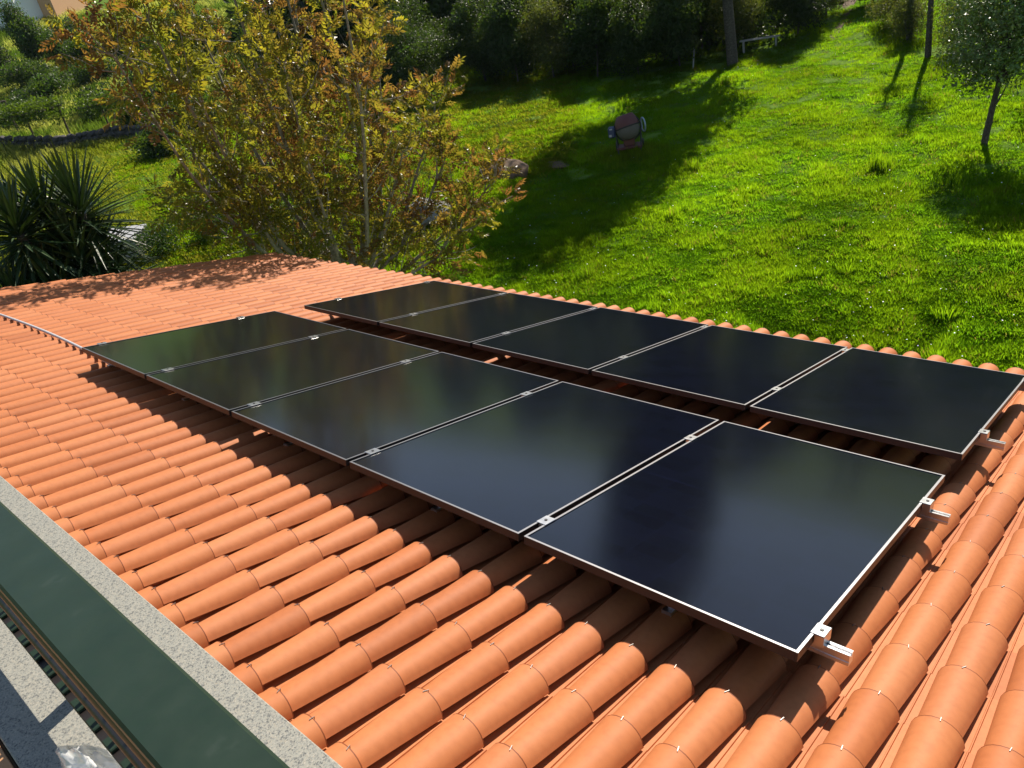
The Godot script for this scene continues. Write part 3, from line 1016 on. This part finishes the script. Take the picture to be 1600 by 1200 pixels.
func make_garden_things() -> void:
	rng.seed = 303
	make_mixer()
	tag(put("boulder", rock_mesh(Vector3(0.62, 0.42, 0.5), 5, 0.05), M.stone, self, Transform3D(Basis(Vector3.UP, 0.4), on_ground(-9.86, -12.09) + Vector3(0, 0.2, 0))), "pale grey layered boulder in the grass behind the walnut branches", "boulder")
	var mound := put("dirt_mound", rock_mesh(Vector3(1.3, 0.36, 0.6), 8), M.soil, self, Transform3D(Basis(Vector3.UP, -0.4), on_ground(-10.3, -15.9)))
	tag(mound, "low brown mound of earth and dry stalks at the lawn edge", "earth mound")
	tag(put("dirt_mound", rock_mesh(Vector3(0.55, 0.08, 0.3), 9), M.soil, self, Transform3D(Basis(Vector3.UP, -0.5), on_ground(-8.79, -16.64))), "small flat bare earth heap beside the tree shadow", "earth mound")
	# pale block
	var b := thing("garden_chest", "pale grey garden chest with a sloping lid beside the yucca", "chest", Transform3D(Basis(Vector3.UP, 0.5), on_ground(-18.4, -7.1)))
	var st := st_new()
	box(st, Vector3(-0.62, -0.05, -0.35), Vector3(0.62, 0.55, 0.35), Transform3D(), 0.02)
	put("body", done(st), std(lin(0.32, 0.30, 0.27), 0.8), b)
	st = st_new()
	box(st, Vector3(-0.68, -0.03, -0.42), Vector3(0.68, 0.04, 0.42), Transform3D(Basis(Vector3(1, 0, 0), 0.25), Vector3(0, 0.66, 0)), 0.01)
	put("lid", done(st), std(lin(0.42, 0.42, 0.42), 0.7), b)
	# bench at the hedge
	var be := thing("bench", "bleached slatted bench beside the tall tree trunk", "bench", Transform3D(Basis(Vector3.UP, 0.35), on_ground(-9.0, -31.2)))
	var wm := std(lin(0.30, 0.30, 0.29), 0.8)
	for k in 2:
		st = st_new()
		box(st, Vector3(-0.8, 0.44, -0.2 + 0.2 * k), Vector3(0.8, 0.48, -0.04 + 0.2 * k), Transform3D(), 0.005)
		put("seat_slat", done(st), wm, be)
	for s in [-0.65, 0.65]:
		st = st_new()
		box(st, Vector3(s - 0.03, -0.1, -0.2), Vector3(s + 0.03, 0.44, 0.16), Transform3D(), 0.005)
		put("leg", done(st), wm, be)
	st = st_new()
	tube(st, [Vector3(0, -0.1, 0), Vector3(0.12, 0.8, 0.0)], [0.03, 0.025], 6)
	tag(put("leaning_stake", done(st), wm, self, Transform3D(Basis(), on_ground(-10.6, -28.4))), "pale wooden stake leaning in front of the dark hedge", "stake")
	st = st_new()
	torus(st, 0.38, 0.025, Transform3D(Basis(Vector3(1, 0, 0), PI / 2), Vector3(0, 0.1, 0)), 0.1, PI - 0.1, 12)
	tag(put("garden_hoop", done(st), wm, self, Transform3D(Basis(Vector3.UP, 0.4), on_ground(-8.3, -28.6))), "pale bent garden hoop in shaded grass below the bench", "hoop")

	# vine pergola, dry stone wall and neighbour's house on the left
	var stw := st_new()
	var a := Vector3(-46.0, 0, -10.0)
	var c := Vector3(-33.5, 0, -17.0)
	var w := thing("stone_wall", "low dark dry stone wall below the vine pergola", "wall", Transform3D(Basis(), on_ground(-39.8, -13.5)))
	var winv := w.transform.affine_inverse()
	box(stw, Vector3(-7.4, -0.4, -0.12), Vector3(7.4, 0.55, 0.12), Transform3D(Basis(Vector3.UP, atan2(7.0, 12.5)), w.position), 0.03)
	put("core", done(stw), M.stone_dark, w, winv)
	var rocks := [rock_mesh(Vector3(0.24, 0.15, 0.2), 1), rock_mesh(Vector3(0.18, 0.13, 0.2), 2), rock_mesh(Vector3(0.3, 0.14, 0.2), 3)]
	for row in 3:
		for k in 30:
			var f := (k + 0.5 * (row % 2) + rng.randf_range(-0.15, 0.15)) / 30.0
			var q := a.lerp(c, f)
			put("stone", rocks[rng.randi() % 3], M.stone_dark, w, winv * Transform3D(Basis(Vector3.UP, rng.randf() * TAU), on_ground(q.x, q.z) + Vector3(0, 0.12 + 0.24 * row, 0)))
	var vine := cluster_mesh(14, 0.22, 0.13, 0.11, 71)
	var spots := [[-41.2, -12.6, "weathered vine pergola at the left edge above the stone wall", 2.6], [-37.2, -15.4, "weathered vine pergola with sunlit leaves beside the walnut branches", 3.4], [-44.6, -11.6, "bare pergola frame at the very left of the stone wall", 1.5]]
	for s in spots:
		var pg := thing("pergola", s[2], "pergola", Transform3D(Basis(Vector3.UP, 0.5), on_ground(s[0], s[1]) + Vector3(0, 0, -0.8)))
		for sx in [-1, 1]:
			for sz in [-1]:
				st = st_new()
				tube(st, [Vector3(sx * s[3] * 0.45, -0.3, sz * 0.6), Vector3(sx * s[3] * 0.45 + 0.05, 1.75, sz * 0.6)], [0.06, 0.05], 6)
				put("post", done(st), M.wood, pg)
		for sz in [-0.6, 0.0, 0.6]:
			st = st_new()
			tube(st, [Vector3(-s[3] * 0.55, 1.78, sz), Vector3(s[3] * 0.55, 1.82, sz)], [0.05, 0.05], 6)
			put("beam", done(st), M.wood, pg)
		if s[3] > 2.0:
			var xs := []
			var cs := []
			for i in 260:
				xs.append(turned(Vector3(rng.randf_range(-0.6, 0.6) * s[3], 1.75 + rng.randf() * 0.5 - (rng.randf() * 0.7 if i % 3 == 0 else 0.0), rng.randf_range(-0.9, 0.9)), rvec(), rng.randf_range(0.7, 1.2)))
				cs.append(Color(0.10, 0.16, 0.02) * rng.randf_range(0.7, 1.3))
			tag(multi("vine_leaves", vine, M.leaf, xs, cs, pg), "", "", "", "stuff")
	make_neighbour()

func make_neighbour() -> void:
	var g := on_ground(-84.0, -27.5)
	var h := thing("neighbour_house", "pale neighbouring house with orange gable end on the far hill", "house", Transform3D(Basis(Vector3.UP, 0.55), g))
	var st := st_new()
	box(st, Vector3(-6.0, -1.5, -4.0), Vector3(6.0, 4.2, 4.0))
	put("wall", done(st), std(lin(0.85, 0.86, 0.88), 0.9), h)
	st = st_new()
	box(st, Vector3(6.02, -1.5, -4.0), Vector3(7.4, 3.0, 1.0))
	put("annex_wall", done(st), std(lin(0.62, 0.36, 0.2), 0.9), h)
	st = st_new()
	extrude(st, PackedVector2Array([Vector2(-4.5, 4.21), Vector2(4.5, 4.21), Vector2(0, 6.0)]), -6.4, 6.4, Basis(Vector3(0, 0, -1), Vector3(0, 1, 0), Vector3(1, 0, 0)))
	put("roof", done(st), M.tiles[5], h)
	st = st_new()
	box(st, Vector3(6.03, 3.01, -4.3), Vector3(7.7, 3.25, 1.4))
	put("annex_roof", done(st), M.tiles[5], h)
	for k in 3:
		var wx := -3.8 + 3.6 * k
		st = st_new()
		box(st, Vector3(wx - 0.55, 1.0, 4.003), Vector3(wx + 0.55, 2.5, 4.06))
		var f := put("window", done(st), M.wood, h)
		st = st_new()
		box(st, Vector3(wx - 0.46, 1.08, 4.062), Vector3(wx + 0.46, 2.42, 4.07))
		put("pane", done(st), std(lin(0.05, 0.06, 0.08), 0.1), f)

# crowns: lobes are [offset, radii]; clumps of leaves spread through them
func crown_sites(lobes: Array, count: int, shell: float) -> Array:
	var r := []
	var vol := []
	var total := 0.0
	for l in lobes:
		total += l[1].x * l[1].y * l[1].z
		vol.append(total)
	for i in count:
		var pick := rng.randf() * total
		var j := 0
		while vol[j] < pick: j += 1
		var d := rvec().normalized()
		var rad := pow(rng.randf(), shell)
		var p: Vector3 = lobes[j][0] + d * (lobes[j][1] as Vector3) * rad
		var hole := fine.get_noise_3dv(p * 2.2)
		if hole < -0.32: continue
		r.append([p, d])
	return r

func plant(called: String, label: String, category: String, group: String, at: Vector3, lobes: Array, count: int, mesh: Mesh, mat: Material, col: Color, size: float, trunk_r: float, limbs: int, bark: Material, shell := 0.45) -> Node3D:
	var t := thing(called, label, category, Transform3D(Basis(), at), group)
	var st := st_new()
	var top := Vector3.ZERO
	for l in lobes: top = top if top.y > l[0].y else l[0]
	var bend := rvec() * 0.05
	bend.y = 0.0
	if trunk_r > 0.0:
		var pts := []
		var n := 7
		for i in n + 1:
			var f := float(i) / n
			pts.append(Vector3(0, -0.3, 0).lerp(top, f) + bend * sin(f * 5.0))
		tube(st, pts, taper(trunk_r, trunk_r * 0.35, n), 8)
		for i in limbs:
			var l: Array = lobes[rng.randi() % lobes.size()]
			var f := rng.randf_range(0.3, 0.85)
			var p: Vector3 = (pts[int(f * n)] as Vector3)
			var q: Vector3 = l[0] + rvec() * l[1] * 0.75
			if q.y < p.y + 0.05: q.y = p.y + rng.randf_range(0.05, 0.3)
			var lp := curve_pts(p, q, Vector3(0, -0.06 * (q - p).length(), 0), 4, 0.04)
			tube(st, lp, taper(trunk_r * 0.4, trunk_r * 0.06, 4), 5)
		put("trunk" if trunk_r > 0.06 else "stems", done(st), bark, t)
	var xs := []
	var cs := []
	for s in crown_sites(lobes, count, shell):
		xs.append(turned(s[0], s[1] + rvec() * 0.6, size * rng.randf_range(0.7, 1.25)))
		var k := 0.8 + 0.5 * fine.get_noise_3dv(s[0] * 0.9) + rng.randf_range(-0.2, 0.2)
		cs.append(Color(col.r * k * rng.randf_range(0.85, 1.2), col.g * k, col.b * k))
	tag(multi("crown", mesh, mat, xs, cs, t), "", "", "", "stuff")
	return t

func lobes_for(h: float, r: float, n: int, low := 0.25) -> Array:
	# an uneven crown from n overlapping lobes
	var l := []
	for i in n:
		var f := (i + 0.5) / n
		var y := lerpf(h * low, h * 0.86, f)
		var rr := r * (0.55 + 0.45 * sin(PI * clampf(f * 0.85 + 0.12, 0.0, 1.0)))
		var o := rvec() * r * 0.45
		l.append([Vector3(o.x, y, o.z), Vector3(rr * rng.randf_range(0.6, 0.95), h * 0.75 / n * rng.randf_range(0.9, 1.5), rr * rng.randf_range(0.6, 0.95))])
	return l

func make_trees() -> void:
	rng.seed = 909
	var small := cluster_mesh(14, 0.30, 0.13, 0.065, 11)
	var fineleaf := cluster_mesh(20, 0.32, 0.10, 0.035, 12)
	var broad := cluster_mesh(12, 0.26, 0.13, 0.085, 13)
	var big := cluster_mesh(14, 0.5, 0.24, 0.12, 14)

	# the tall tree whose shadow crosses the lawn
	plant("tall_tree", "tall slim tree with dark straight trunk rising out of the picture", "tree", "", on_ground(-9.15, -29.05),
		[[Vector3(-0.9, 4.6, 0.2), Vector3(2.3, 1.3, 2.0)], [Vector3(-0.2, 6.8, 0), Vector3(2.6, 2.4, 2.2)], [Vector3(-0.8, 10, 0), Vector3(3.0, 3.2, 2.6)], [Vector3(-0.6, 13.0, 0.3), Vector3(2.7, 2.8, 2.4)], [Vector3(-0.5, 15.8, 0), Vector3(1.8, 2.0, 1.7)]], 3900, big, M.leaf, Color(0.055, 0.085, 0.02), 1.0, 0.23, 30, M.bark)

	# hedge of bushes and small trees below the wood
	var bushes := [
		[-22.4, -23.6, 4.2, 2.0, "feathery dark green bush directly behind the walnut crown", 0],
		[-20.9, -26.9, 4.0, 1.5, "rounded dark bush just right of the walnut crown", 1],
		[-18.6, -26.6, 4.3, 1.4, "upright dark bush with bright rim, second right of the walnut crown", 1],
		[-16.7, -26.9, 3.6, 1.4, "olive green loose bush in the middle of the hedge", 2],
		[-14.6, -27.2, 3.7, 1.5, "broad dark bush above the sunlit grass patch", 1],
		[-12.6, -27.4, 3.5, 1.3, "deep green bush above the concrete mixer", 0],
		[-11.3, -28.6, 3.6, 1.3, "shady bush just left of the tall tree trunk", 1],
		[-10.3, -31.6, 4.2, 1.4, "leafy bush behind the tall tree trunk", 2],
		[-8.0, -32.6, 4.0, 1.3, "dark bush behind the bleached bench", 0],
		[-7.9, -35.6, 3.4, 1.3, "thin grassy shrub left of the earth path", 2],
		[-4.2, -32.6, 2.2, 1.1, "grey green low shrub left of the two thin trunks", 2],
		[-2.9, -30.4, 1.8, 0.9, "small silvery shrub at the foot of the two thin trunks", 2],
		[-0.6, -28.4, 1.9, 1.2, "soft grass green shrub between thin trunks and the round tree", 2],
		[0.6, -33.4, 3.2, 1.8, "dark bush at the top right behind the round tree", 0],
		[3.2, -22.6, 2.4, 1.3, "dark shrub behind the round glossy tree at right edge", 1],
		[-24.6, -25.6, 4.6, 2.2, "tall dark bush behind the walnut crown's right shoulder", 0],
		[-19.6, -28.6, 4.8, 1.9, "dark bush filling the gap behind the two bushes nearest the walnut", 0],
		[-17.4, -29.4, 4.6, 1.9, "shaded bush behind the gap left of the olive bush", 0],
		[-15.4, -29.6, 4.4, 1.9, "shaded bush behind the gap right of the olive bush", 0],
		[-13.4, -30.2, 4.6, 1.9, "dark bush filling the gap above the mixer", 0],
		[-11.8, -31.4, 4.6, 1.8, "dark bush behind the leaning stake", 0],
		[-6.4, -36.8, 3.0, 1.3, "dark shrub hugging the right of the earth path", 0]]
	var cols := [Color(0.05, 0.09, 0.018), Color(0.06, 0.105, 0.022), Color(0.13, 0.165, 0.04)]
	for b in bushes:
		var m: Mesh = [small, broad, fineleaf][b[5]]
		plant("hedge_bush", b[4], "bush", "bushes along the top of the lawn", on_ground(b[0], b[1]), lobes_for(b[2], b[3], 6, 0.15), int(230.0 * b[3] * b[2]), m, M.leaf, cols[b[5]], 0.85, 0.05, 8, M.bark)

	# two thin trees at the top right
	for q in [[-3.0, -30.7, 8.3, "left one of two thin dark trunks at the top of the lawn"], [-1.7, -28.4, 8.0, "right one of two thin dark trunks at the top of the lawn"]]:
		var h: float = q[2]
		plant("slender_tree", q[3], "tree", "two thin trees at the top of the lawn", on_ground(q[0], q[1]), [[Vector3(0.1, h * 0.75, 0), Vector3(0.45, 0.8, 0.45)], [Vector3(0, h * 0.95, 0), Vector3(0.3, 0.7, 0.3)]], 140, small, M.leaf, Color(0.045, 0.07, 0.02), 0.7, 0.11, 6, M.bark)

	# round glossy tree on the right
	plant("round_tree", "young round tree with glossy dark leaves and a bare trunk on the lawn", "tree", "", on_ground(2.15, -19.12),
		[[Vector3(0.1, 2.0, 0.1), Vector3(1.1, 0.75, 1.1)], [Vector3(0.75, 2.7, 0), Vector3(1.15, 0.9, 1.1)], [Vector3(-0.35, 2.9, 0.1), Vector3(0.75, 0.7, 0.8)], [Vector3(0.5, 3.7, 0), Vector3(0.95, 0.75, 0.9)], [Vector3(1.3, 3.3, 0.1), Vector3(0.9, 0.9, 0.9)]], 1700, cluster_mesh(13, 0.2, 0.105, 0.055, 15), M.glossy_leaf, Color(0.10, 0.17, 0.035), 0.9, 0.085, 14, M.bark)

	# trees of the wood behind, mostly above the picture; the solar glass mirrors them
	var wood := [[-13.5, -37.5, 7.0, 2.2], [-18.0, -35.0, 6.5, 2.4], [-22.5, -33.0, 7.0, 2.5], [-27.0, -31.0, 7.5, 2.6], [-31.5, -30.0, 8.0, 2.8], [-36.0, -31.5, 9.0, 3.0], [-26.0, -39.0, 11.0, 3.4], [-20.0, -43.0, 10.0, 3.4], [-13.0, -46.0, 12.0, 3.0], [-33.0, -40.0, 10.5, 3.5], [-6.0, -52.0, 6.5, 3.4], [1.0, -50.0, 6.5, 3.6], [7.5, -46.0, 6.0, 3.4], [-40.5, -36.0, 10.0, 3.2], [-27.0, -50.0, 10.5, 4.0], [4.5, -33.0, 5.5, 2.3], [9.5, -30.0, 6.0, 2.6]]
	var where := ["behind the tall trunk", "behind the hedge middle", "behind the olive bush", "above the walnut's right side", "behind the walnut crown", "behind the walnut's upper left", "deep in the wood behind the walnut", "deep in the wood behind the hedge", "on the ridge behind the bench", "on the ridge behind the walnut", "on the ridge above the earth path", "on the ridge above the thin trunks", "on the ridge above the round tree", "at the left end of the wood", "highest on the ridge", "behind the dark top right bush", "beyond the round tree's right side"]
	for i in wood.size():
		var q: Array = wood[i]
		plant("wood_tree", "leafy woodland tree " + where[i], "tree", "trees of the wood behind the lawn", on_ground(q[0], q[1]), lobes_for(q[2], q[3], 7, 0.22), int(26.0 * q[3] * q[2]), big, M.leaf, [Color(0.06, 0.10, 0.02), Color(0.08, 0.125, 0.025), Color(0.05, 0.08, 0.02)][i % 3], 1.25, 0.2, 14, M.bark, 0.5)

	# undergrowth on the floor of the wood
	var ux := []
	var uc := []
	for i in 5200:
		var x := rng.randf_range(-48.0, -8.5)
		var edge := -30.0 - 0.12 * (x + 14.0) if x > -26.0 else -28.5
		var z := edge - 1.2 - 22.0 * pow(rng.randf(), 1.5)
		var hgt := 2.6 * rng.randf() * clampf((edge - z) / 3.0, 0.3, 1.0)
		ux.append(turned(on_ground(x, z) + Vector3(0, hgt, 0), rvec(), rng.randf_range(0.8, 1.4)))
		uc.append(Color(0.05, 0.085, 0.02) * rng.randf_range(0.6, 1.3))
	tag(multi("undergrowth", big, M.leaf, ux, uc, self), "dark tangled undergrowth on the floor of the wood behind the hedge", "undergrowth", "", "stuff")

	# the wood goes on over the far slope
	var fx := []
	var fc := []
	for i in 5200:
		var az := deg_to_rad(rng.randf_range(-58.0, 40.0))
		var dd := rng.randf_range(50.0, 80.0)
		var q := on_ground(CAM.x + sin(az) * dd, CAM.z - cos(az) * dd)
		var hh := 5.2 + 2.2 * noise.get_noise_2d(q.x * 6.0, q.z * 6.0)
		fx.append(turned(q + Vector3(0, hh * sqrt(rng.randf()), 0), rvec(), rng.randf_range(1.8, 3.2)))
		fc.append(Color(0.04, 0.062, 0.018) * rng.randf_range(0.6, 1.3))
	tag(multi("far_wood", big, M.leaf, fx, fc, self), "far dark wood covering the slope beyond the lawn", "wood", "", "stuff")

	# hillside on the left
	var left := [[-62.0, -22.0, 4.8, 1.3, "tall narrow dark shrub below the neighbour's house"], [-60.5, -23.5, 2.6, 1.5, "round leafy bush right of the narrow shrub"], [-57.5, -23.6, 2.5, 1.6, "bright rimmed bush above the meadow"], [-64.0, -19.8, 2.2, 1.7, "low bush at the left edge of the hill"], [-54.0, -25.5, 3.2, 2.0, "dark bush at the walnut's left edge on the hill"], [-47.0, -26.5, 4.0, 2.4, "dark thicket bush behind the walnut's left side"], [-37.0, -16.6, 1.3, 0.9, "small dark shrub in front of the pergola"], [-34.0, -18.5, 1.6, 1.5, "shady bush at the right end of the stone wall"], [-43.0, -17.5, 1.5, 1.8, "rough bush on the slope above the left pergola"], [-49.5, -17.0, 1.9, 2.2, "wide untidy bush above the stone wall's left end"], [-52.0, -21.5, 1.7, 1.9, "low bush in the middle of the meadow"], [-40.5, -20.5, 1.8, 1.9, "rough bush above the right pergola"], [-66.0, -26.5, 2.2, 2.4, "bush under the orange gable of the neighbour's house"], [-30.0, -14.5, 1.2, 1.5, "low dark bush at the lawn's far edge behind the walnut"], [-46.5, -14.2, 1.3, 2.0, "spreading shrub just above the left end of the stone wall"], [-44.0, -21.5, 2.1, 2.4, "broad shrub on the terrace between pergolas and walnut crown"], [-56.5, -19.0, 2.0, 2.4, "broad sunlit shrub halfway up the left hillside"]]
	for b in left:
		plant("hillside_bush", b[4], "bush", "bushes on the left hillside", on_ground(b[0], b[1]), lobes_for(b[2], b[3], 5, 0.15), int(110.0 * b[2] * b[3]), big, M.leaf, Color(0.07, 0.13, 0.022), 0.8, 0.05, 6, M.bark)
	# low plants behind the roof edge
	var low := [[-17.0, -7.6, 0.9, 1.0, "low sunlit green plant behind the gable, beside the pale chest"], [-16.4, -9.2, 0.8, 1.2, "low leafy plant behind the roof corner"], [-15.0, -10.6, 0.7, 1.1, "low weeds behind the walnut trunk"], [-18.6, -10.2, 0.9, 1.3, "spreading green weeds left of the walnut trunk"]]
	for b in low:
		plant("garden_plant", b[4], "plant", "low plants behind the roof", on_ground(b[0], b[1]), lobes_for(b[2], b[3], 4, 0.1), int(330.0 * b[2] * b[3]), small, M.leaf, Color(0.07, 0.14, 0.02), 0.6, 0.0, 0, M.bark)

# ---------------------------------------------------------------- grass
func tuft_mesh(blades: int, spread: float, height: float, width: float, seed_: int, bend := 0.45, tint := Color(1, 1, 1)) -> ArrayMesh:
	var g := RandomNumberGenerator.new()
	g.seed = seed_
	var st := st_new()
	st.set_smooth_group(-1)
	for i in blades:
		st.set_color(tint * g.randf_range(0.8, 1.2))
		var a := g.randf() * TAU
		var p := Vector3(cos(a), 0, sin(a)) * spread * sqrt(g.randf())
		var out := (Vector3(p.x, 0, p.z) * 2.5 / spread + Vector3(g.randf_range(-1, 1), 0, g.randf_range(-1, 1))).normalized()
		var h := height * g.randf_range(0.55, 1.15)
		var side := Vector3(-out.z, 0, out.x).rotated(Vector3.UP, g.randf_range(-0.9, 0.9)) * width * 0.5
		var m := p + Vector3(0, h * 0.6, 0) + out * h * bend * 0.35
		var t := p + Vector3(0, h * (1.0 - bend * 0.35), 0) + out * h * bend
		for v in [p - side, m - side * 0.8, m + side * 0.8, p - side, m + side * 0.8, p + side, m - side * 0.8, t, m + side * 0.8]: st.add_vertex(v)
	return done(st)

func in_view(p: Vector3, margin: float) -> bool:
	var r := cam_local(p)
	return r.z < -1.0 and absf(r.x / r.z) < 0.67 * margin and absf(r.y / r.z) < 0.503 * margin

func grass_noise(x: float, z: float) -> float:
	return noise.get_noise_2d(x * 9.0 + 300.0, z * 9.0)  # plain noise, varies blade height and green tone

func make_lawn() -> void:
	rng.seed = 4242
	var meshes := [tuft_mesh(13, 0.11, 0.09, 0.012, 1), tuft_mesh(13, 0.13, 0.08, 0.013, 2), tuft_mesh(12, 0.09, 0.115, 0.012, 3)]
	var xs := [[], [], []]
	var cs := [[], [], []]
	var white_specks := []
	var fc := []
	var n := 0
	var tries := 0
	while n < 190000 and tries < 600000:
		tries += 1
		# denser towards the house
		var d := 8.5 + 38.0 * pow(rng.randf(), 1.25)
		var a := rng.randf_range(-1.25, 0.35)
		var x := 3.0 + sin(a) * d
		var z := -1.0 - cos(a) * d
		if z > -5.2: continue
		var p := Vector3(x, 0, z)
		if x < -11.0 - 0.55 * (-z - 12.0) * 0.6 and z > -26.0 and rng.randf() < 0.35: continue
		p.y = ground_y(x, z)
		if not in_view(p, 1.22): continue
		n += 1
		var hum := grass_noise(x, z)
		var h := clampf(0.85 + hum * 1.2 + fine.get_noise_2d(x * 6.0, z * 6.0) * 0.7 + rng.randf_range(-0.2, 0.3), 0.6, 1.9)
		var tall := fine.get_noise_2d(x * 2.6, z * 2.6)
		if tall > 0.42: h *= 1.0 + (tall - 0.42) * 4.0
		var k := rng.randi() % 3
		var b := Basis(Vector3.UP, rng.randf() * TAU).scaled(Vector3(1.0, h, 1.0) * rng.randf_range(0.85, 1.25))
		xs[k].append(Transform3D(b, p - Vector3(0, 0.012, 0)))
		var g := 0.85 + 0.35 * noise.get_noise_2d(x * 3.0 + 50.0, z * 3.0)
		var c := Color(0.155, 0.34, 0.018).lerp(Color(0.25, 0.41, 0.018), clampf(0.5 + hum + rng.randf_range(-0.4, 0.4), 0, 1))
		if rng.randf() < 0.04: c = Color(0.26, 0.23, 0.10)
		cs[k].append(c * g * rng.randf_range(0.8, 1.2))
		if rng.randf() < 0.006:
			white_specks.append(turned(p + Vector3(0, 0.10 * h + 0.03, 0), Vector3(rng.randf_range(-0.5, 0.5), 1, rng.randf_range(-0.5, 0.5)), rng.randf_range(0.6, 1.3)))
			fc.append(Color(0.75, 0.75, 0.72))
	for i in 160:
		var q := on_ground(-7.04 + rng.randfn(0.0, 0.65), -17.85 + rng.randfn(0.0, 0.45))
		xs[2].append(Transform3D(Basis(Vector3.UP, rng.randf() * TAU).scaled(Vector3(1.2, rng.randf_range(1.6, 3.2), 1.2)), q - Vector3(0, 0.01, 0)))
		cs[2].append(Color(0.20, 0.28, 0.04) * rng.randf_range(0.7, 1.2))
	var lawn := Node3D.new()
	lawn.name = "lawn_grass"
	add_child(lawn)
	tag(lawn, "uneven bright green lawn grass covering the slope", "grass", "", "stuff")
	for i in 3: tag(multi("blades", meshes[i], M.lawn, xs[i], cs[i], lawn), "", "", "", "stuff")
	var st := st_new()
	for i in 6:
		var a0 := TAU * i / 6
		var a1 := TAU * (i + 1) / 6
		for v in [Vector3.ZERO, Vector3(cos(a0), 0.1, sin(a0)) * 0.010, Vector3(cos(a1), 0.1, sin(a1)) * 0.010]: st.add_vertex(v)  # white discs serve as daisies and as painted glints in the grass
	var dm := std(Color(1, 1, 1), 0.6)
	dm.cull_mode = BaseMaterial3D.CULL_DISABLED
	tag(multi("daisy_glints", done(st), dm, white_specks, fc, self), "tiny white daisy specks and painted glints scattered through the lawn grass", "daisy_glints", "", "stuff")
	# clumps that stand out of the lawn
	var clump := tuft_mesh(150, 0.20, 0.30, 0.013, 9, 0.6, Color(0.17, 0.30, 0.015))
	var spots := [[1.1, -11.85, 1.1, "left one of two lush grass clumps standing side by side"], [1.62, -12.05, 1.1, "right one of two lush grass clumps standing side by side"], [3.6, -10.95, 1.3, "dark spiky grass clump near the eave at right"], [-1.2, -12.5, 0.9, "small grass clump left of the two lush clumps"], [-0.3, -14.2, 0.9, "grass clump farther up the lawn behind the two lush clumps"]]
	for s in spots:
		var o := put("grass_clump", clump, M.lawn, self, Transform3D(Basis().scaled(Vector3.ONE * s[2] * 0.8), on_ground(s[0], s[1])))
		tag(o, s[3], "grass clump", "lush clumps in the lawn", "thing")

func make_meadow() -> void:
	rng.seed = 777
	var meshes := [tuft_mesh(16, 0.22, 0.42, 0.02, 21, 0.5), tuft_mesh(16, 0.28, 0.55, 0.022, 22, 0.4)]
	var xs := [[], []]
	var cs := [[], []]
	var n := 0
	var tries := 0
	while n < 60000 and tries < 500000:
		tries += 1
		var d := 12.0 + 75.0 * pow(rng.randf(), 1.1)
		var a := rng.randf_range(-1.62, -0.62)
		var x := 3.0 + sin(a) * d
		var z := -1.0 - cos(a) * d
		if x > -8.5: continue
		var p := on_ground(x, z)
		if not in_view(p, 1.2): continue
		# mown strip of yellowish grass between yucca and pergola stays short
		var far: float = clampf((d - 36.0) / 10.0, 0.0, 1.0)
		n += 1
		var k := rng.randi() % 2
		var s := lerpf(0.28, 1.15, far) * rng.randf_range(0.8, 1.3)
		xs[k].append(Transform3D(Basis(Vector3.UP, rng.randf() * TAU).scaled(Vector3(1.0 if far > 0.3 else 0.8, s, 1.0 if far > 0.3 else 0.8)), p - Vector3(0, 0.02, 0)))
		var c := Color(0.26, 0.28, 0.05).lerp(Color(0.42, 0.46, 0.27).lerp(Color(0.11, 0.19, 0.05), clampf(0.4 + noise.get_noise_2d(x * 4.0, z * 4.0) * 3.5, 0, 1)), far)
		cs[k].append(c * rng.randf_range(0.75, 1.2) * (0.9 + 0.3 * noise.get_noise_2d(x * 2.0, z * 2.0)))
	var o := Node3D.new()
	o.name = "meadow_grass"
	add_child(o)
	tag(o, "pale tall meadow grass over the left hillside", "grass", "", "stuff")
	for i in 2: tag(multi("blades", meshes[i], M.lawn, xs[i], cs[i], o), "", "", "", "stuff")
